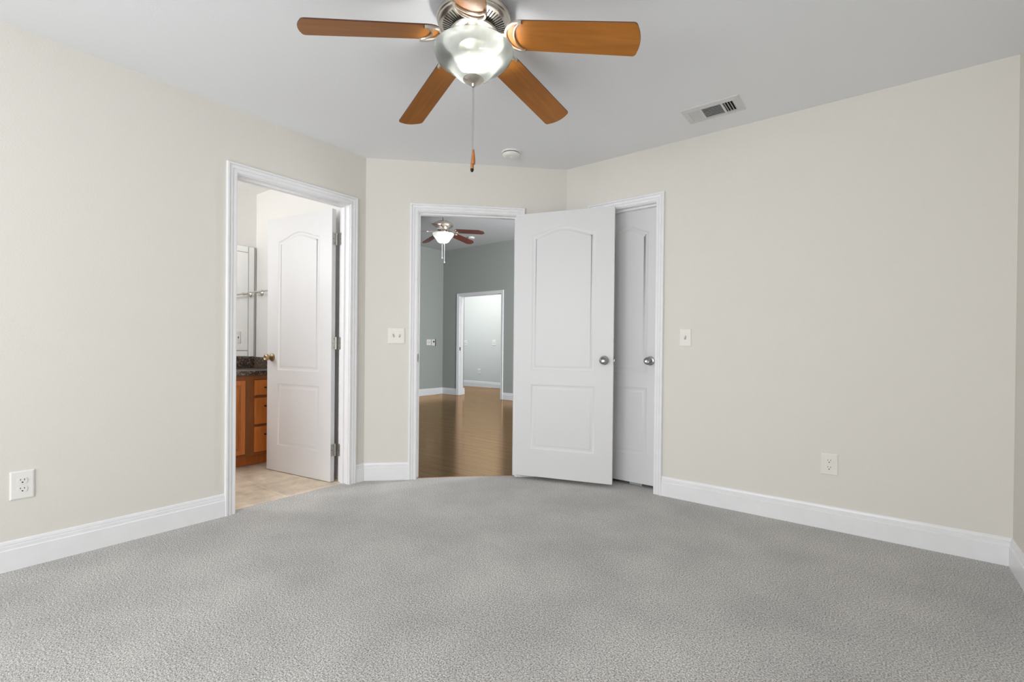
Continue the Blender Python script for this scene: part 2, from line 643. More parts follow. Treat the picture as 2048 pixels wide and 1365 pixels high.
C_OUT = 0.062
K22 = math.tan(PI / 8)
baseboard('baseboard_left', FR_LEFT, [(YB, OP_BATH[0] - C_OUT, 1, 0), (OP_BATH[1] + C_OUT, -DC, 0, K22)], 'white stepped baseboard along the wall of the bathroom doorway')
baseboard('baseboard_corner', FR_DIAG, [(0, OP_MID[0] - C_OUT, K22, 0), (OP_MID[1] + C_OUT, DL, 0, K22)], 'short white stepped baseboard beside the hall doorway')
baseboard('baseboard_back', FR_BACK, [(DC, OP_CLOSET[0] - C_OUT, K22, 0), (OP_CLOSET[1] + C_OUT, XR, 0, 1)], 'white stepped baseboard along the wall of the closet door')
baseboard('baseboard_right', FR_RIGHT, [(0, -YB, 1, 1)], 'white stepped baseboard cut off at the picture edge')
baseboard('baseboard_rear', frame((XR, YB, 0), (-1, 0, 0), (0, 1, 0)), [(0, XR, 1, 1)], 'white stepped baseboard under the windows')

# windows behind the camera
for k, (x0, x1, z0, z1) in enumerate(WINS):
    mb = MB()
    fwid = 0.05
    fr = FR_REAR
    for aa, bb in (((x0, z0), (x0 + fwid, z1)), ((x1 - fwid, z0), (x1, z1)), ((x0 + fwid, z0), (x1 - fwid, z0 + fwid)), ((x0 + fwid, z1 - fwid), (x1 - fwid, z1)),
                   ((x0 + fwid, (z0 + z1) / 2 - 0.02), (x1 - fwid, (z0 + z1) / 2 + 0.02))):
        mb.box((aa[0], -0.09, aa[1]), (bb[0], -0.04, bb[1]), fr)
    w = tag(mb.build('window_%d' % (k + 1), M['trim'], bevel=0.003), 'white framed double hung window behind the camera', 'window', kind='structure')
    for q0, q1 in ((z0 + fwid, (z0 + z1) / 2 - 0.02), ((z0 + z1) / 2 + 0.02, z1 - fwid)):
        MB().box((x0 + fwid, -0.068, q0), (x1 - fwid, -0.064, q1), fr).build('pane', M['pane'], w)


# ------------------------------------------------------------------ doors
def offset_poly(pts, d):
    n = len(pts)
    out = []
    for i in range(n):
        p, a, b = Vector(pts[i]), Vector(pts[i - 1]), Vector(pts[(i + 1) % n])
        e1, e2 = (p - a).normalized(), (b - p).normalized()
        n1, n2 = Vector((-e1.y, e1.x)), Vector((-e2.y, e2.x))
        m = (n1 + n2)
        m = m / max(m.dot(n1), 0.2) if m.length > 1e-6 else n1
        out.append(tuple(p + m * d))
    return out


def panel_outline(x0, x1, z0, z1, arch):
    pts = [(x0, z0), (x1, z0)]
    if arch <= 0:
        return pts + [(x1, z1), (x0, z1)]
    N = 22
    for i in range(N + 1):
        t = i / N
        pts.append((x1 + (x0 - x1) * t, z1 + arch * (0.5 - 0.5 * math.cos(2 * PI * t)) ** 0.85))
    return pts


GROOVE = [(0, 0), (.004, -.0030), (.012, -.0050), (.019, -.0055), (.024, -.0048), (.034, -.0018), (.038, -.0012)]


def door_slab(name, w, h, th, stile, mtx):
    """slab: local x 0..w from the hinge, y 0..-th (front at 0 looks to +y), z 0..h"""
    mb = MB()
    bm = mb.bm
    panels = [panel_outline(stile, w - stile, 0.815, 1.85, 0.056), panel_outline(stile, w - stile, 0.21, 0.708, 0)]
    outer = [(0, 0), (w, 0), (w, h), (0, h)]
    for side in (0, 1):
        def V(p, d):
            return bm.verts.new((p[0], d if side == 0 else -th - d, p[1]))
        edges = []
        ov = [V(p, 0) for p in outer]
        for i in range(4):
            edges.append(bm.edges.new((ov[i], ov[(i + 1) % 4])))
        for P in panels:
            loops = []
            for o_, d_ in GROOVE:
                loops.append([V(p, d_) for p in offset_poly(P, o_)])
            n = len(P)
            for i in range(n):
                edges.append(bm.edges.new((loops[0][i], loops[0][(i + 1) % n])))
            for A, B in zip(loops, loops[1:]):
                for i in range(n):
                    j = (i + 1) % n
                    f = bm.faces.new((A[i], A[j], B[j], B[i]))
                    f.smooth = True
            bm.faces.new(loops[-1])
        bmesh.ops.triangle_fill(bm, use_beauty=True, use_dissolve=False, edges=edges)
    for i in range(4):
        p, q = outer[i], outer[(i + 1) % 4]
        bm.faces.new([bm.verts.new(c) for c in ((p[0], 0, p[1]), (q[0], 0, q[1]), (q[0], -th, q[1]), (p[0], -th, p[1]))])
    o = mb.build(name, M['door'], mtx=None)
    o.matrix_world = mtx
    return o


def knob(parent, x, z, th, mat, sides=(1, -1)):
    """two knobs through the slab"""
    for s in sides:
        y = 0 if s == 1 else -th
        mt = Matrix.Translation((x, y, z)) @ Matrix.Rotation(-s * PI / 2, 4, 'X')
        mb = MB()
        mb.lathe([(0, 0), (.033, 0), (.033, .004), (.030, .009), (.020, .012), (.0125, .014), (.0115, .028), (.015, .034), (.0235, .039),
                  (.0275, .047), (.0270, .056), (.0225, .0625), (.0185, .0640), (.0165, .0628), (.008, .0610), (0, .0605)], 40)
        mb.build('door_knob', mat, parent, smooth=True, mtx=mt)


def latch(parent, w, z, th, mat, s=1):
    MB().box((w - 0.0005 * s, -th / 2 - 0.012, z - 0.028), (w + 0.0012 * s, -th / 2 + 0.012, z + 0.028)).build('latch_plate', mat, parent, bevel=0.0006)
    MB().box((w + 0.001 * s, -th / 2 - 0.007, z - 0.011), (w + 0.009 * s, -th / 2 + 0.007, z + 0.011)).build('latch_bolt', mat, parent, bevel=0.003)


TH = 0.035
DH = 2.037
# bathroom door, hinged on the jamb nearest the corner, opened into the bathroom
ang = math.radians(180 + 8.8)
hd = Vector((math.cos(ang), math.sin(ang), 0))          # from hinge to free edge
nrm = Vector((-hd.y, hd.x, 0))                          # normal: hd turned +90 deg -> towards -y (camera side)
pin = Vector((-0.143, -1.250, 0))
mt = frame(pin + nrm * (TH + 0.002) + hd * 0.006 + Vector((0, 0, 0.003)), hd, nrm)
d1 = tag(door_slab('door_1', 0.757, DH, TH, 0.133, mt), 'white two panel door standing open into the bathroom', 'door', kind='structure')
knob(d1, 0.757 - 0.065, 0.916, TH, M['brass'])
latch(d1, 0.757, 0.916, TH, M['brass'])


def hinge_on(door, zs, jamb_pt, jamb_dir, door_mtx):
    """butt hinges: one leaf on the slab edge (local x=0 face), one leaf on the jamb, knuckle at the pin"""
    inv = door_mtx.inverted()
    for z in zs:
        mb = MB()
        hh = 0.046
        mb.box((-0.0022, -TH + 0.004, z - hh), (0.0, -0.001, z + hh))
        # jamb leaf and knuckle in world, brought into the door's space
        pz = door_mtx.translation.z + z
        jd = Vector(jamb_dir[0])
        jn = Vector(jamb_dir[1])
        jm = inv @ frame((jamb_pt[0], jamb_pt[1], pz), jd, jn)
        mb.box((pin.x - jamb_pt[0] + 0.003, 0, -hh), (0.030, 0.0022, hh), jm)
        pc = inv @ Vector((pin.x, pin.y, pz))
        mb.tube([pc + Vector((0, 0, -hh)), pc + Vector((0, 0, hh))], 0.0065, 12)
        hg = mb.build('hinge', M['hinge'], door, bevel=0.0006)
        sm = MB()
        for dz in (-0.032, 0, 0.032):
            dx = -TH + 0.012 if abs(dz) > 0.01 else -TH + 0.022
            sm.lathe([(0, 0), (.0038, 0), (.0034, .0012), (0, .0014)], 12, Matrix.Translation((-0.0022, dx, z + dz)) @ Matrix.Rotation(-PI / 2, 4, 'Y'))
            sm.lathe([(0, 0), (.0038, 0), (.0034, .0012), (0, .0014)], 12, jm @ Matrix.Translation((0.022 if abs(dz) > 0.01 else 0.012, 0.0022, dz)) @ Matrix.Rotation(-PI / 2, 4, 'X'))
        sm.build('screws', M['screw'], hg)


hinge_on(d1, (0.235, 1.035, 1.815), (-0.12, OP_BATH[1]), ((1, 0, 0), (0, -1, 0)), mt)

# hall door, hinged on the far jamb, folded back into the bedroom
pin = Vector((0, -DC, 0)) + Vector((S2, S2, 0)) * OP_MID[1] + Vector((S2, -S2, 0)) * 0.008
ang = math.radians(17.6)
WD = 0.757
hd = Vector((math.cos(ang), math.sin(ang), 0))
nrm = Vector((hd.y, -hd.x, 0))                          # camera side
mt2 = frame(pin + nrm * (TH + 0.001) + hd * (0.004 + WD) + Vector((0, 0, 0.030)), -hd, nrm)
d2 = tag(door_slab('door_2', WD, DH - 0.017, TH, 0.133, mt2), 'white two panel door swung wide into the bedroom in front of the closet', 'door', kind='structure')
knob(d2, 0.065, 0.902, TH, M['satin'])
latch(d2, 0.0, 0.902, TH, M['satin'], -1)
for z in (0.235, 1.035, 1.815):
    mb = MB()
    mb.box((WD, -TH + 0.002, z - .045), (WD + 0.002, -0.006, z + .045))
    mb.tube([(WD + 0.003, -TH - 0.004, z - .045), (WD + 0.003, -TH - 0.004, z + .045)], 0.006, 12)
    mb.build('hinge', M['hinge'], d2)

# closet door, closed
wc = OP_CLOSET[1] - OP_CLOSET[0] - 0.006
mt3 = frame((OP_CLOSET[1] - 0.003, 0.082, 0.026), (-1, 0, 0), (0, -1, 0))
d3 = tag(door_slab('door_3', wc, DH - 0.014, TH, 0.083, mt3), 'narrow white two panel closet door, closed and partly behind the open door', 'door', kind='structure')
knob(d3, 0.06, 0.906, TH, M['satin'], sides=(1,))


# ------------------------------------------------------------------ bathroom shell
BX, BY = -1.603, -1.18           # mirror wall, far wall


def slab(name, a, b, mat, label, cat):
    return tag(MB().box(a, b).build(name, mat), label, cat, kind='structure')


slab('wall_bathroom_mirror', (BX - 0.1, -3.3, 0), (BX, BY + 0.1, H), M['bath_wall'], 'bright white bathroom wall behind the mirror', 'wall')
slab('wall_bathroom_far', (BX, BY, 0), (-T - 0.018, BY + 0.1, H), M['bath_wall'], 'bright white bathroom wall beside the door', 'wall')
slab('wall_bathroom_near', (BX, -3.3, 0), (-T, -3.2, H), M['bath_wall'], 'white bathroom wall out of sight to the side', 'wall')
slab('wall_bathroom_door', (-T - 0.004, -3.2, 0), (-T, -2.07, H), M['bath_wall'], 'white bathroom side of the bedroom wall', 'wall')
slab('wall_bathroom_lintel', (-T - 0.004, -2.07, 2.12), (-T, BY, H), M['bath_wall'], 'white bathroom wall over the doorway', 'wall')
slab('ceiling_bathroom', (BX - 0.1, -3.3, H), (-T, BY + 0.1, H + 0.1), M['bath_ceiling'], 'white bathroom ceiling', 'ceiling')
slab('floor_bathroom', (BX - 0.1, -3.3, -0.05), (-0.055, BY + 0.1, -0.002), M['tile'], 'beige stone tile floor of the bathroom', 'floor')
baseboard('baseboard_bathroom', frame((BX, BY, 0), (1, 0, 0), (0, -1, 0)), [(0.62, -BX - T - 0.024, 0, 0)], 'white baseboard seen through the hinge gap of the bathroom door')

# vanity: front faces +x
VX = -1.075                      # face frame plane
VB = BX + 0.0
van = tag(MB().box((BX + 0.002, -2.62, 0.09), (VX, BY - 0.002, 0.765)).build('vanity_cabinet', M['cab_frame'], bevel=0.002),
          'brown maple bathroom vanity with drawers seen past the door edge', 'cabinet')
MB().box((BX + 0.004, -2.60, 0.0), (VX - 0.07, BY - 0.004, 0.09)).build('toe_kick', M['cab'], van)


def raised_front(name, y0, y1, z0, z1, parent, panel):
    mb = MB()
    if not panel:
        mb.box((VX, y0, z0), (VX + 0.019, y1, z1))
        return mb.build(name, M['cab'], parent, bevel=0.004)
    # door with a stepped, raised centre panel
    loops = []
    for off, d in ((0, 0), (0, .016), (.003, .019), (.036, .019), (.039, .016), (.045, .0155), (.048, .0125), (.056, .0125), (.060, .015), (.074, .0185), (.082, .019)):
        loops.append([mb.bm.verts.new((VX + d, y, z)) for y, z in ((y0 + off, z0 + off), (y1 - off, z0 + off), (y1 - off, z1 - off), (y0 + off, z1 - off))])
    for A, B in zip(loops, loops[1:]):
        for i in range(4):
            j = (i + 1) % 4
            mb.bm.faces.new((A[i], A[j], B[j], B[i]))
    mb.bm.faces.new(loops[-1])
    mb.bm.faces.new(loops[0][::-1])
    o = mb.build(name, M['cab'], parent)
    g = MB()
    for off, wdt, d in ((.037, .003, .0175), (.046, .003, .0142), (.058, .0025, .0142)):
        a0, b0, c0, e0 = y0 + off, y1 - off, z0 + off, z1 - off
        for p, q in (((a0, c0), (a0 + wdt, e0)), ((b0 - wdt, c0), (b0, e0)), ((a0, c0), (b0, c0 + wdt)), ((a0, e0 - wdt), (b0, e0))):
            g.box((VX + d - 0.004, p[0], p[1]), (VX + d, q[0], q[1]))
    g.build('groove_lines', M['cab_dark'], o)  # thin darker strips along the panel grooves
    return o


def bar_pull(parent, y, z):
    mb = MB()
    x = VX + 0.019
    mb.tube([(x, y - 0.045, z), (x + 0.012, y - 0.045, z), (x + 0.024, y - 0.040, z), (x + 0.027, y - 0.02, z), (x + 0.027, y + 0.02, z),
             (x + 0.024, y + 0.040, z), (x + 0.012, y + 0.045, z), (x, y + 0.045, z)], [.007, .005, .0045, .0045, .0045, .0045, .005, .007], 10)
    mb.build('pull', M['pull'], parent, smooth=True)


raised_front('door', -1.89, -1.500, 0.112, 0.722, van, True)
raised_front('door', -2.29, -1.904, 0.112, 0.722, van, True)
for z0, z1 in ((0.594, 0.722), (0.352, 0.570), (0.116, 0.328)):
    dr = raised_front('drawer', -1.425, BY - 0.022, z0, z1, van, False)
    bar_pull(dr, -1.298, z0 + (z1 - z0) * (0.5 if z0 > 0.5 else 0.68))

ct = MB()
ct.box((BX + 0.002, -2.64, 0.765), (VX + 0.03, BY - 0.002, 0.803))
ctop = tag(ct.build('countertop', M['granite'], bevel=0.004), 'dark speckled granite bathroom counter on the wooden vanity', 'countertop')
MB().box((BX + 0.002, -2.64, 0.803), (BX + 0.022, BY - 0.002, 0.905)).build('backsplash', M['granite'], ctop, bevel=0.002)
MB().box((BX + 0.0225, BY - 0.022, 0.803), (VX + 0.03, BY - 0.002, 0.905)).build('backsplash', M['granite'], ctop, bevel=0.002)
ctop.children[0]['label'] = 'granite strip under the mirror'
ctop.children[1]['label'] = 'granite strip along the towel bar wall'

# mirror: centre pane with a border of bevelled strips
MY0, MY1, MZ0, MZ1 = -2.55, BY - 0.018, 0.908, 1.935
mir = tag(MB().box((BX + 0.001, MY0, MZ0), (BX + 0.005, MY1, MZ1)).build('wall_mirror', M['hinge']), 'tall bathroom mirror with a strip border above the granite backsplash', 'mirror')
SW = 0.052
g = 0.006
mm = MB()
mm.box((BX + 0.005, MY0 + SW + g, MZ0 + SW + g), (BX + 0.008, MY1 - SW - g, MZ1 - SW - g))
mm.build('mirror_pane', M['mirror'], mir, bevel=0.0015)
for a0, b0 in (((MY0, MZ0), (MY0 + SW, MZ1)), ((MY1 - SW, MZ0), (MY1 - 0.004, MZ1)), ((MY0 + SW + g, MZ0), (MY1 - SW - g, MZ0 + SW)), ((MY0 + SW + g, MZ1 - SW), (MY1 - SW - g, MZ1))):
    mm = MB()
    mm.box((BX + 0.005, a0[0], a0[1]), (BX + 0.0085, b0[0], b0[1]))
    mm.build('border_strip', M['mirror'], mir, bevel=0.003)

MB().box((BX + 0.001, MY1, MZ0 - 0.004), (BX + 0.011, MY1 + 0.010, MZ1)).build('edge_channel', M['hinge'], mir)
# towel bar on the far bathroom wall
tb = MB()
ty, tz = BY - 0.065, 1.503
tb.tube([(-1.565, ty, tz), (-0.80, ty, tz)], 0.0068, 12)
tbo = tag(tb.build('towel_bar', M['nickel'], smooth=True), 'brushed metal towel bar on the white bathroom wall beside the mirror', 'towel bar')
for x in (-1.475, -0.875):
    mb = MB()
    mb.lathe([(0, 0), (.027, 0), (.027, .006), (.018, .011), (.010, .016), (.009, .05), (.013, .056), (.016, .065), (.013, .074), (0, .078)], 24,
             Matrix.Translation((x, BY, tz)) @ Matrix.Rotation(PI / 2, 4, 'X'))
    mb.build('bracket', M['nickel'], tbo, smooth=True)


# ------------------------------------------------------------------ living room and hallway beyond
LX, LY, LH = -4.299, 3.87, 3.05
HY = 5.755
OPL = (-3.815, -2.70)            # doorway in the living room's far wall
LD = Vector((0, -DC, 0)) + Vector((-S2, S2, 0)) * T
fl = MB()
dpts = [(a + dn * 0.036).to_2d(), (b + dn * 0.036).to_2d()]
back = [Vector(q) + dn.to_2d() * 0.002 for q in bow]
poly = [(q.x, q.y) for q in back] + [(DC + 0.05, 0.14), (1.6, 0.14), (1.6, LY), (OPL[1], LY), (OPL[1], LY + T), (-2.0, LY + T), (-2.0, HY),
                                    (-6.2, HY), (-6.2, LY + T), (OPL[0], LY + T), (OPL[0], LY), (LX, LY), (LX, -1.06), (-0.12, -1.06), (back[0].x - 0.02, back[0].y - 0.02)]
fl.prism(poly, -0.05, -0.004)
tag(fl.build('floor_living', M['laminate']), 'glossy brown wood laminate floor beyond the hall doorway', 'floor', kind='structure')
th = MB()
for k in range(8):
    p, q = Vector((*bow[k], 0)), Vector((*bow[k + 1], 0))
    d_ = dn * 0.012
    th.prism([tuple(p.to_2d()), tuple(q.to_2d()), tuple((q + d_).to_2d()), tuple((p + d_).to_2d())], -0.003, 0.001)
tag(th.build('trim_4', M['fob']), 'thin dark wood edge where carpet meets laminate', 'threshold', kind='structure')

FR_LL = frame((LX, 0, 0), (0, 1, 0), (1, 0, 0))
FR_LF = frame((0, LY, 0), (1, 0, 0), (0, -1, 0))
wall_with_openings('wall_living_left', FR_LL, -1.2, LY + T, LH, [], M['sage'], label='sage grey living room wall with the switch plates')
wall_with_openings('wall_living_far', FR_LF, LX, 1.7, LH, [(OPL[0] - J, OPL[1] + J, 0, DOORH + J)], M['sage'], label='sage grey living room wall with the far doorway')
slab('wall_living_right', (1.6, 0.12, 0), (1.7, LY, LH), M['sage'], 'sage grey living room wall out of sight', 'wall')
slab('wall_living_near', (LX - T, -1.16, 0), (-0.14, -1.06, LH), M['sage'], 'sage grey living room side of the bathroom', 'wall')
# upper part of the walls that close the taller living room above the bedroom ceiling
tag(MB().box((-0.12, -1.2, H + 0.1), (-0.02, 0.14, LH)).box((-0.02, 0.12, H + 0.1), (1.7, 0.2, LH)).build('wall_living_upper', M['sage']), 'sage grey upper living room wall', 'wall', kind='structure')
slab('ceiling_living', (LX - T, -1.2, LH), (1.7, LY + T, LH + 0.1), M['living_ceiling'], 'grey living room ceiling', 'ceiling')
casing(FR_LF, OPL, 'trim_5', 'white frame of the far doorway across the living room', stop=(-0.075, -0.04))
baseboard('baseboard_living', FR_LF, [(LX, OPL[0] - C_OUT, 1, 0), (OPL[1] + C_OUT, 1.6, 0, 1)], 'white baseboard along the wall of the far doorway')
baseboard('baseboard_living_left', FR_LL, [(-1.06, LY, 1, 1)], 'white baseboard under the living room switch plates')
# hallway
FR_HF = frame((0, HY, 0), (1, 0, 0), (0, -1, 0))
wall_with_openings('wall_hallway_far', FR_HF, -6.2, -2.0, LH, [], M['hall_wall'], label='pale grey hallway wall seen through the far doorway')
tag(MB().box((-4.44, HY - 0.045, 0), (-2.0, HY, LH)).build('wall_hallway_step', M['hall_wall']), 'slightly projecting part of the pale hallway wall', 'wall', kind='structure')
baseboard('baseboard_hallway', FR_HF, [(-6.2, -4.44, 1, 0)], 'white baseboard along the pale hallway wall')
baseboard('baseboard_hallway_step', frame((0, HY - 0.045, 0), (1, 0, 0), (0, -1, 0)), [(-4.455, -2.0, 0, 1)], 'white baseboard of the projecting hallway wall')
slab('wall_hallway_end', (-6.3, LY + T, 0), (-6.2, HY, LH), M['hall_wall'], 'pale hallway end wall', 'wall')
slab('wall_hallway_close', (-2.0, LY + T, 0), (-1.9, HY, LH), M['hall_wall'], 'pale hallway side wall', 'wall')
baseboard('baseboard_hallway_return', frame((-3.872, LY + T + 0.09, 0), (0, -1, 0), (1, 0, 0)), [(-0.015, 0.066, 0, 0)], 'tiny white baseboard end just inside the far doorway')
slab('wall_hallway_return', (-4.3, LY + T + 0.021, 0), (-3.872, LY + T + 0.09, LH), M['sage'], 'short grey wall end just inside the far doorway', 'wall')
slab('ceiling_hallway', (-6.3, LY + T, LH), (-1.9, HY + T, LH + 0.1), M['bath_ceiling'], 'white hallway ceiling', 'ceiling')
# closet interior behind the closed door
tag(MB().box((OP_CLOSET[0] - 0.2, 0.70, -0.05), (OP_CLOSET[1] + 0.3, 0.75, H)).box((OP_CLOSET[0] - 0.05, 0.12, -0.05), (OP_CLOSET[0] - 0.02, 0.70, H)).box((OP_CLOSET[1] + 0.02, 0.12, -0.05), (OP_CLOSET[1] + 0.05, 0.70, H)).box((OP_CLOSET[0] - 0.05, 0.12, H - 0.03), (OP_CLOSET[1] + 0.05, 0.70, H)).build('wall_closet', M['bath_wall']), 'white closet back wall', 'wall', kind='structure')


# ------------------------------------------------------------------ wall plates
def plate(name, fr, x, z, w, h, mat, label, cat, group=None):
    """bevelled plate flat on a wall; returns root with local x along wall, y out, z up"""
    m4 = fr @ Matrix.Translation((x, 0, z))
    mb = MB()
    loops = []
    for off, d in ((0, 0), (0, .0035), (.005, .0062), (.007, .0065)):
        loops.append([mb.bm.verts.new((px, d, pz)) for px, pz in ((-w / 2 + off, -h / 2 + off), (w / 2 - off, -h / 2 + off), (w / 2 - off, h / 2 - off), (-w / 2 + off, h / 2 - off))])
    for A, B in zip(loops, loops[1:]):
        for i in range(4):
            j = (i + 1) % 4
            mb.bm.faces.new((A[i], A[j], B[j], B[i]))
    mb.bm.faces.new(loops[-1])
    mb.bm.faces.new(loops[0][::-1])
    o = mb.build(name, mat)
    # plates are symmetrical, so a mirrored wall frame is turned back into a proper rotation
    if m4.to_3x3().determinant() < 0:
        m4 = m4 @ Matrix.Scale(-1, 4, (1, 0, 0))
    o.matrix_world = m4
    return tag(o, label, cat, group)


def ROTY(z=0, x=0, y=0.0065):
    return Matrix.Translation((x, y, z)) @ Matrix.Rotation(-PI / 2, 4, 'X')


def outlet(fr, x, z, w, h, mat, label, holes=True):
    o = plate('wall_outlet', fr, x, z, w, h, mat, label, 'outlet', 'duplex wall outlets')
    for dz in (0.0195, -0.0195):
        pts = []
        R_ = 0.0172
        for k in range(32):
            t = 2 * PI * k / 32
            pts.append((R_ * math.cos(t), max(-0.0135, min(0.0135, R_ * math.sin(t)))))
        mb = MB()
        mb.prism(pts, 0, 0.0024, ROTY(dz, 0, 0.0062))
        rc = mb.build('receptacle', mat, o, bevel=0.0006)
        hl = MB()
        hl.box((-0.0075, 0.0083, dz + 0.0005), (-0.0052, 0.0089, dz + 0.0085))
        hl.box((0.0052, 0.0083, dz + 0.0015), (0.0075, 0.0089, dz + 0.0080))
        hl.prism([(0.0030 * math.cos(2 * PI * k / 14), 0.0030 * math.sin(2 * PI * k / 14)) for k in range(14)], 0, 0.0006, ROTY(dz - 0.0072, 0, 0.0083))
        hl.build('socket_holes', M['hole'], rc)
    MB().lathe([(0, 0), (.0028, 0), (.0024, .001), (0, .0013)], 12, ROTY(0)).build('screw', mat, o)
    return o


def switch(fr, x, z, w, h, mat, label, gangs=1, name='light_switch', plain=False, group=None):
    o = plate(name, fr, x, z, w, h, mat, label, 'light switch', group)
    for g_ in range(gangs):
        dx = (g_ - (gangs - 1) / 2) * 0.046
        rim = MB().box((dx - 0.0055, 0.006, -0.0125), (dx + 0.0055, 0.0072, 0.0125)).build('toggle_slot', M['screw'] if not plain else mat, o)
        up_ = 1 if g_ % 2 == 0 else -1
        tg = MB()
        tg.box((-0.0042, 0, -0.0075), (0.0042, 0.013, 0.0075), Matrix.Translation((dx, 0.0062, 0)) @ Matrix.Rotation(up_ * 0.45, 4, 'X'))
        tg.build('toggle', mat, o, bevel=0.0015)
        for dz in (0.030, -0.030):
            MB().lathe([(0, 0), (.0028, 0), (.0024, .001), (0, .0013)], 12, ROTY(dz, dx)).build('screw', mat, o)
    return o


outlet(FR_LEFT, -2.909, 0.377, 0.080, 0.128, M['plastic'], 'white duplex outlet low on the wall beside the bathroom doorway')
outlet(FR_BACK, 2.861, 0.371, 0.083, 0.123, M['plastic_cream'], 'ivory duplex outlet low on the wide plain wall')
switch(FR_DIAG, 0.234, 1.100, 0.127, 0.123, M['plastic_cream'], 'wide two-toggle switch plate beside the hall doorway', 2)
switch(FR_BACK, 2.042, 1.098, 0.080, 0.121, M['plastic_cream'], 'single toggle switch plate on the wall beside the closet door', 1)
switch(frame((0, BY, 0), (1, 0, 0), (0, -1, 0)), -1.232, 1.09, 0.075, 0.12, M['plastic'], 'white switch plate seen in the bathroom mirror', 1)
# living room and hallway plates
switch(FR_LL, 3.475, 1.095, 0.12, 0.12, M['plastic'], 'pale two-toggle switch plate on the sage living room wall', 2)
tm = plate('thermostat', FR_LL, 3.60, 1.092, 0.085, 0.13, M['plastic'], 'small control panel with a dark rim beside the living room switch plate', 'thermostat')
MB().box((-0.050, 0.0, -0.07), (-0.0425, 0.02, 0.07)).build('dark_rim', M['screw'], tm)
MB().box((-0.02, 0.0065, 0.0), (0.02, 0.016, 0.035)).build('display', M['screw'], tm, bevel=0.002)
switch(FR_HF, -5.40, 1.10, 0.12, 0.14, M['plastic'], 'pale switch plate at the jamb side of the hallway wall', 2)
switch(frame((0, HY - 0.045, 0), (1, 0, 0), (0, -1, 0)), -4.40, 1.11, 0.12, 0.14, M['plastic'], 'pale switch plate on the projecting hallway wall', 1)
outlet(FR_HF, -4.915, 0.385, 0.09, 0.13, M['plastic'], 'pale duplex outlet low on the hallway wall beyond the far doorway')
# strike plate and hinge marks on the far doorway's jamb, and strike plate on the hall doorway's jamb
st = MB().box((OP_MID[0] - 0.0005, -0.045, 0.90), (OP_MID[0] + 0.0015, -0.012, 0.96), FR_DIAG).build('strike_plate', M['screw'])
tag(st, 'small dark strike plate let into the hall doorway jamb', 'strike plate')
st = MB().box((OPL[0] - 0.0005, -0.050, 0.93), (OPL[0] + 0.002, -0.012, 1.0), FR_LF).build('strike_plate', M['screw'])
tag(st, 'tiny dark strike plate on the jamb of the far doorway', 'strike plate')


# ------------------------------------------------------------------ ceiling vent and smoke detector
vx0, vx1, vy0, vy1 = 2.125, 2.445, -0.412, -0.212
vc = ((vx0 + vx1) / 2, (vy0 + vy1) / 2)
vent = MB()
W2, D2 = (vx1 - vx0) / 2, (vy1 - vy0) / 2
loops = []
for off, z in ((0, 0), (0, -.003), (.004, -.006), (.036, -.010), (.036, -.002)):
    loops.append([vent.bm.verts.new((px, py, z)) for px, py in ((-W2 + off, -D2 + off), (W2 - off, -D2 + off), (W2 - off, D2 - off), (-W2 + off, D2 - off))])
for A, B in zip(loops, loops[1:]):
    for i in range(4):
        j = (i + 1) % 4
        vent.bm.faces.new((A[i], A[j], B[j], B[i]))
vent_o = vent.build('air_vent', M['vent'])
vent_o.location = (vc[0], vc[1], H)
tag(vent_o, 'white rectangular louvred air vent in the bedroom ceiling', 'vent')
MB().box((-W2 + .03, -D2 + .03, -.0022), (W2 - .03, D2 - .03, -.0008)).build('duct_opening', M['duct'], vent_o)
ix, iy = W2 - .036, D2 - .036
b1, b2 = -ix + 0.070, ix - 0.062
for xb in (b1, b2):
    MB().box((xb - .005, -iy, -.012), (xb + .005, iy, -.002)).build('divider', M['vent'], vent_o)


def slat(cx, cy, lx, ly, tilt, axis):
    m4 = Matrix.Translation((cx, cy, -.0075)) @ Matrix.Rotation(tilt, 4, axis)
    MB().box((-lx / 2, -ly / 2, -.0005), (lx / 2, ly / 2, .0005), m4).build('slat', M['vent'], vent_o)


for k in range(7):
    slat((b1 + b2) / 2, -iy + 0.010 + k * (2 * iy - 0.016) / 6.4, b2 - b1 - .010, 0.0105, 0.85, 'X')
for k in range(4):
    slat(b2 + .014 + k * 0.0148, 0, 0.0095, 2 * iy, 0.75, 'Y')
    slat(b1 - .014 - k * 0.0158, 0, 0.0150, 2 * iy, -0.35, 'Y')

sd = MB()
sd.lathe([(0, 0), (.068, 0), (.069, -.006), (.066, -.011), (.060, -.012), (.060, -.016), (.064, -.017), (.0635, -.022), (.058, -.032), (.048, -.038), (.030, -.041), (0, -.0415)], 48)
sdo = sd.build('smoke_detector', M['plastic'], smooth=True)
sdo.location = (0.948, -0.535, H)
tag(sdo, 'round white smoke detector on the bedroom ceiling', 'smoke detector')
MB().lathe([(.0595, -.0122), (.0612, -.0122), (.0612, -.0158), (.0595, -.0158)], 48, closed=True).build('sensor_gap', M['hole'], sdo)
MB().lathe([(0, 0), (.009, 0), (.0085, -.002), (0, -.0025)], 20, Matrix.Translation((0.012, -0.01, -.0412))).build('test_button', M['plastic'], sdo)


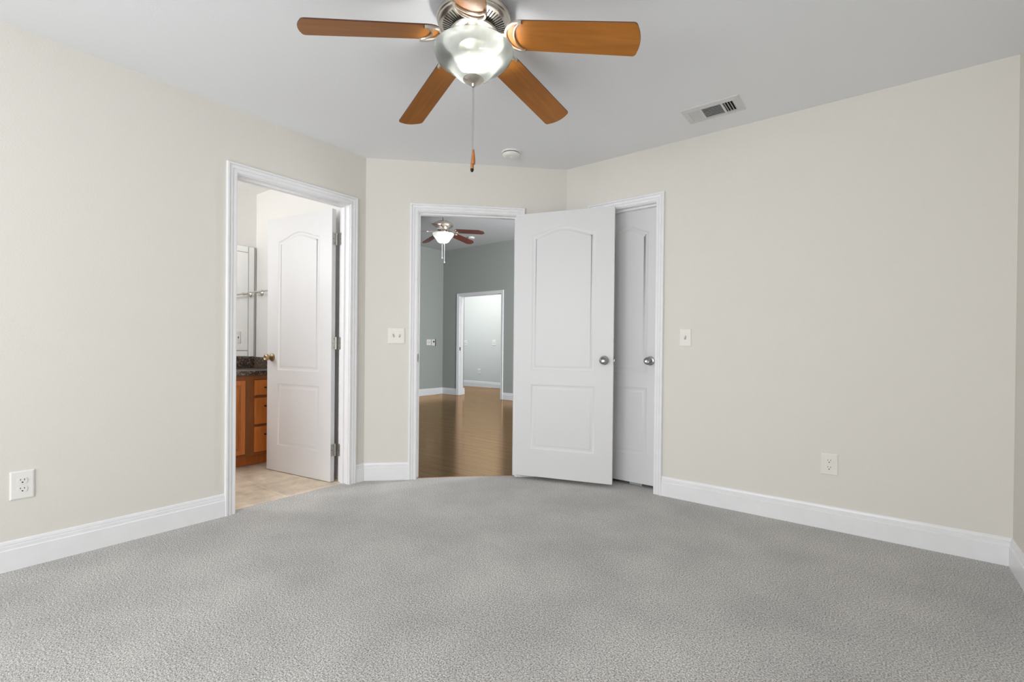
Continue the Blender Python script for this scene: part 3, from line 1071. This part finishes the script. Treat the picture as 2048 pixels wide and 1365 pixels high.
# ------------------------------------------------------------------ ceiling fans
def blade_mesh(r_in, r_out, w, rc=0.017, clipped=False):
    """outline in xy of one blade: rounded root, softly rounded tip"""
    pts = []
    w0 = w * 0.47
    for k in range(13):                                   # root half circle
        t = PI / 2 + PI * k / 12
        pts.append((r_in + w0 + w0 * math.cos(t), w0 * math.sin(t)))
    w1 = w / 2
    if clipped:
        pts += [(r_out - 0.055, -w1), (r_out, -w1 * 0.45), (r_out, w1 * 0.45), (r_out - 0.055, w1)]
        return pts
    R_ = 0.16
    for k in range(6):                                    # lower corner
        t = -PI / 2 + (PI / 2 - 0.35) * k / 5
        pts.append((r_out - rc - 0.012 + rc * math.cos(t), -w1 + rc + rc * math.sin(t)))
    for k in range(1, 8):                                 # bowed tip
        f = -1 + 2 * k / 8
        pts.append((r_out - 0.012 * f * f * 0.9, (w1 - rc) * f))
    for k in range(6):
        t = 0.35 + (PI / 2 - 0.35) * k / 5
        pts.append((r_out - rc - 0.012 + rc * math.cos(t), w1 - rc + rc * math.sin(t)))
    return pts


def arc_band(mb, c0, R0, a0, a1, c1, R1, b0, b1, z0, z1, n=20):
    """crescent between two arcs, extruded, with a rounded crown"""
    A = [(c0 + R0 * math.cos(a0 + (a1 - a0) * k / n), R0 * math.sin(a0 + (a1 - a0) * k / n)) for k in range(n + 1)]
    B = [(c1 + R1 * math.cos(b0 + (b1 - b0) * k / n), R1 * math.sin(b0 + (b1 - b0) * k / n)) for k in range(n + 1)]
    rows = []
    for p, q in zip(A, B):
        row = []
        for f, z in ((0, z0), (0, (z0 + z1) / 2), (0.22, z1), (0.78, z1), (1, (z0 + z1) / 2), (1, z0)):
            row.append(mb.bm.verts.new((p[0] + (q[0] - p[0]) * f, p[1] + (q[1] - p[1]) * f, z)))
        rows.append(row)
    for r1, r2 in zip(rows, rows[1:]):
        for i in range(6):
            j = (i + 1) % 6
            mb.bm.faces.new((r1[i], r1[j], r2[j], r2[i]))
    mb.bm.faces.new(rows[0])
    mb.bm.faces.new(rows[-1][::-1])


# bedroom fan
FC = Vector((1.720, -1.785, 0))
ZB = 2.333 - H                     # blade axis height at the hub, below the ceiling
fan = empty('ceiling_fan', Matrix.Translation((FC.x, FC.y, H)))
tag(fan, 'brushed nickel bedroom ceiling fan with five honey wood blades and a glass bowl light', 'ceiling fan')
mb = MB()
mb.lathe([(0, 0), (.118, 0), (.128, -.004), (.134, -.016), (.143, -.028), (.1515, -.040), (.154, -.052), (.1530, -.060), (.1490, -.063), (.1485, -.068),
          (.1460, -.071), (.1400, -.0745), (.136, -.0765), (.084, -.0905), (.079, -.0925), (.079, -.102), (0, -.102)], 72)
hous = mb.build('motor_housing', M['nickel'], fan, smooth=True)
mb = MB()
for k in range(56):
    a_ = 2 * PI * k / 56
    mb.box((.088, -.0021, -.0012), (.130, .0021, .0008), Matrix.Rotation(a_, 4, 'Z') @ Matrix.Translation((0, 0, -.0836 + 0.0)) @ Matrix.Translation((.109, 0, 0)) @ Matrix.Rotation(-0.2620, 4, 'Y') @ Matrix.Translation((-.109, 0, 0)))
mb.build('vent_slots', M['duct'], hous)
mb = MB()
mb.lathe([(0, -.102), (.098, -.102), (.1, -.106), (.098, -.112), (.07, -.118), (.056, -.120), (.054, -.150), (.060, -.154), (.062, -.164), (.02, -.168), (0, -.168)], 56)
mb.build('switch_housing', M['nickel'], fan, smooth=True)

yawf = math.atan2(fw.y, fw.x)
BL = [(1.5, 0.008, 2.962, 0.177), (0.5, -0.015, 2.902, 0.181), (-0.5, -0.021, 2.956, 0.146), (-1.5, 0.055, 2.795, 0.194), (2.5, 0.007, 2.90, 0.175)]
proto = None
for K_, ph, pit, dr in BL:
    m4 = Matrix.Translation((0, 0, ZB)) @ Matrix.Rotation(yawf + ph + K_ * math.radians(72), 4, 'Z') @ Matrix.Rotation(math.atan(dr), 4, 'Y') @ Matrix.Rotation(pit - PI, 4, 'X')
    if proto is None:
        mb = MB()
        mb.prism(blade_mesh(0.140, 0.687, 0.139), 0.0, 0.006)
        bl = mb.build('blade', [M['blade'], M['blade_top']], fan, bevel=0.0012)
        for p in bl.data.polygons:
            if p.normal.z > -0.9:
                p.material_index = 1
        mb = MB()
        # crescent iron under the blade root
        c_, R_ = 0.204, 0.068
        arc_band(mb, c_, R_, PI / 2 * 0.86, PI * 2 - PI / 2 * 0.86, c_, R_ - 0.0125, PI / 2 * 0.80, PI * 2 - PI / 2 * 0.80, 0.0, -0.010)
        ci, Ri = 0.246, 0.072
        ti = 1.09
        arc_band(mb, ci, Ri, PI - ti, PI + ti, ci, Ri - 0.0085, PI - ti, PI + ti, 0.0, -0.008)
        mb.prism([(0.06, -0.016), (0.145, -0.012), (0.145, 0.012), (0.06, 0.016)], -0.008, 0.004)
        iron = mb.build('blade_iron', M['nickel'], bl, smooth=True)
        proto = bl
        ob = bl
    else:
        ob = dup_tree(proto, fan)
    ob.matrix_local = m4

zz = lambda z: z - H
mb = MB()
prof = [(.1650, 2.2625), (.1668, 2.2595), (.1645, 2.2480), (.1570, 2.2330), (.1440, 2.2185), (.1270, 2.2070), (.1090, 2.1980), (.0970, 2.1895), (.0880, 2.1790), (.0790, 2.1680), (.0685, 2.1570), (.0570, 2.1490), (.0440, 2.1440), (.0300, 2.1420), (.0200, 2.1410)]
mb.lathe([(r, zz(z)) for r, z in prof], 72)
bowl = mb.build('light_bowl', M['bowl'], fan, smooth=True)
so = bowl.modifiers.new('thick', 'SOLIDIFY')
so.thickness = 0.003
so.offset = -1
mb = MB()
mb.lathe([(0, zz(2.150)), (.043, zz(2.146)), (.0435, zz(2.142)), (.040, zz(2.138)), (.030, zz(2.131)), (.018, zz(2.127)), (.010, zz(2.125)), (.009, zz(2.118)), (.006, zz(2.113)), (0, zz(2.1125))], 40)
mb.build('finial', M['nickel'], fan, smooth=True)
mb = MB()
mb.tube([(0, 0, zz(2.272)), (0, 0, zz(2.15))], 0.004, 10)
mb.build('centre_rod', M['nickel'], fan)
# two bulbs in side sockets
rx = Vector((math.cos(YAW), math.sin(YAW), 0))
fx = Vector((-math.sin(YAW), math.cos(YAW), 0))
for sgn, off in ((1, rx * 0.074 - fx * 0.025), (-1, -rx * 0.050 + fx * 0.03)):
    c = off + Vector((0, 0, zz(2.215 if sgn == 1 else 2.195)))
    m4 = Matrix.Translation(c)
    mb = MB()
    mb.lathe([(0, -.032), (.012, -.030), (.022, -.022), (.0275, -.010), (.028, 0), (.024, .014), (.016, .026), (.0135, .034), (0, .034)], 24, m4)
    bu = mb.build('bulb', M['bulb'], fan, smooth=True)
    mb = MB()
    mb.tube([c + Vector((0, 0, .034)), c + Vector((0, 0, .052)), Vector((0, 0, zz(2.275))) + off * 0.4], [.013, .015, .010], 14)
    mb.build('bulb_socket', M['nickel'], fan, smooth=True)


def chain(parent, p0, z1, fob_z, fob_prof, mat_fob, beads=True, r=0.0006):
    mb = MB()
    mb.tube([p0, (p0[0], p0[1], z1)], r, 6)
    if beads:
        n = int((p0[2] - z1) / 0.0046)
        for k in range(n):
            mb.sphere((p0[0], p0[1], p0[2] - (k + 0.5) * 0.0046), 0.0015, 6, 4)
    ch = mb.build('pull_chain', M['chain'] if beads else mat_fob, parent)
    fb = MB()
    fb.lathe([(rr, fob_z + z) for rr, z in fob_prof], 20, Matrix.Translation((p0[0], p0[1], 0)))
    fb.build('pull_fob', mat_fob, ch, smooth=True)
    return ch


FOB = [(0, .068), (.0034, .068), (.0044, .062), (.0070, .045), (.0090, .022), (.0093, .008), (.0082, .002), (.0046, 0), (0, 0)]
pch = rx * 0.0020
chain(fan, (pch.x, pch.y, zz(2.113)), zz(1.848), zz(1.7885), [(a_, b_ * 0.92) for a_, b_ in FOB], M['fob'])
pch = -rx * 0.0028 + fx * 0.004
ch2 = chain(fan, (pch.x, pch.y, zz(2.113)), zz(1.812), zz(1.764), [(0, .05), (.0034, .05), (.0056, .040), (.0072, .025), (.0076, .012), (.007, .008), (0, .008)], M['fob'])
mb = MB()
mb.lathe([(0, .008), (.007, .008), (.0074, .004), (.006, -.002), (.003, -.005), (0, -.0055)], 16, Matrix.Translation((pch.x, pch.y, zz(1.764))))
tp = mb.build('fob_tip', M['pull'], ch2, smooth=True)

# living room fan
LF = Vector((-2.10, 1.735, 0))
lz = lambda z: z - LH
lfan = empty('ceiling_fan', Matrix.Translation((LF.x, LF.y, LH)))
tag(lfan, 'distant ceiling fan with dark cherry blades on a downrod in the sage living room', 'ceiling fan')
mb = MB()
mb.lathe([(0, 0), (.06, 0), (.062, -.02), (.04, -.045), (.015, -.055), (.0125, -.06), (.0125, lz(2.89)), (0, lz(2.89))], 32)
mb.build('downrod', M['satin'], lfan, smooth=True)
mb = MB()
mb.lathe([(0, lz(2.895)), (.03, lz(2.893)), (.09, lz(2.885)), (.135, lz(2.862)), (.148, lz(2.84)), (.146, lz(2.822)), (.13, lz(2.812)), (.09, lz(2.79)), (.085, lz(2.765)), (0, lz(2.765))], 48)
mb.build('motor_housing', M['nickel'], lfan, smooth=True)
mb = MB()
mb.lathe([(0, lz(2.765)), (.085, lz(2.765)), (.09, lz(2.75)), (.06, lz(2.735)), (.055, lz(2.71)), (.06, lz(2.705)), (0, lz(2.70))], 40)
mb.build('switch_housing', M['nickel'], lfan, smooth=True)
vd = Vector((LF.x - 3.0724, LF.y + 3.2556, 0))
yl = math.atan2(vd.y, vd.x)
proto = None
for deg in (27, -45, -117, 99, 171):
    m4 = Matrix.Translation((0, 0, lz(2.75))) @ Matrix.Rotation(yl + math.radians(deg), 4, 'Z') @ Matrix.Rotation(0.11, 4, 'Y') @ Matrix.Rotation(-0.22, 4, 'X')
    if proto is None:
        mb = MB()
        mb.prism(blade_mesh(0.19, 0.66, 0.135, clipped=True), 0, 0.006)
        bl = mb.build('blade', M['cherry'], lfan)
        mb = MB()
        arc_band(mb, 0.255, 0.055, PI / 2, 3 * PI / 2, 0.255, 0.040, PI / 2, 3 * PI / 2, 0.0, -0.008)
        mb.prism([(0.07, -0.014), (0.21, -0.010), (0.21, 0.010), (0.07, 0.014)], -0.009, 0.002)
        mb.build('blade_iron', M['nickel'], bl, smooth=True)
        proto = bl
        ob = bl
    else:
        ob = dup_tree(proto, lfan)
    ob.matrix_local = m4
mb = MB()
mb.lathe([(r, lz(z)) for r, z in ((.160, 2.706), (.163, 2.700), (.157, 2.685), (.140, 2.660), (.118, 2.635), (.100, 2.610), (.085, 2.585), (.060, 2.568), (.03, 2.561), (0, 2.56))], 48)
mb2 = MB()
mb2.lathe([(0, lz(2.704)), (.118, lz(2.704)), (.12, lz(2.7015)), (.118, lz(2.699)), (0, lz(2.699))], 40)
mb2.build('light_block_pan', M['nickel'], lfan, smooth=True)  # pan added to keep the bulbs' light off the housing above
lb = mb.build('light_bowl', M['bowl_living'], lfan, smooth=True)
mb = MB()
mb.lathe([(0, lz(2.562)), (.018, lz(2.562)), (.016, lz(2.552)), (.006, lz(2.545)), (0, lz(2.545))], 20)
mb.build('finial', M['nickel'], lfan, smooth=True)
for off in ((.06, 0), (-.03, .052), (-.03, -.052)):
    mb = MB()
    mb.sphere((off[0], off[1], lz(2.655)), 0.026, 14, 10)
    mb.build('bulb', M['bulb_living'], lfan, smooth=True)
for o_, z1, fz in (((-0.012, -0.010), 2.36, 2.330), ((0.014, 0.012), 2.30, 2.265)):
    chain(lfan, (o_[0], o_[1], lz(2.56)), lz(z1), lz(fz), [(0, .035), (.005, .033), (.012, .012), (.011, .003), (0, 0)], M['trim'], beads=False, r=0.005)

sd2 = MB()
sd2.lathe([(0, 0), (.066, 0), (.066, -.012), (.058, -.03), (0, -.036)], 32)
s2 = sd2.build('smoke_detector', M['plastic'], smooth=True)
s2.location = (-2.93, 3.25, LH)
tag(s2, 'tiny pale smoke detector on the living room ceiling beyond the far fan', 'smoke detector')
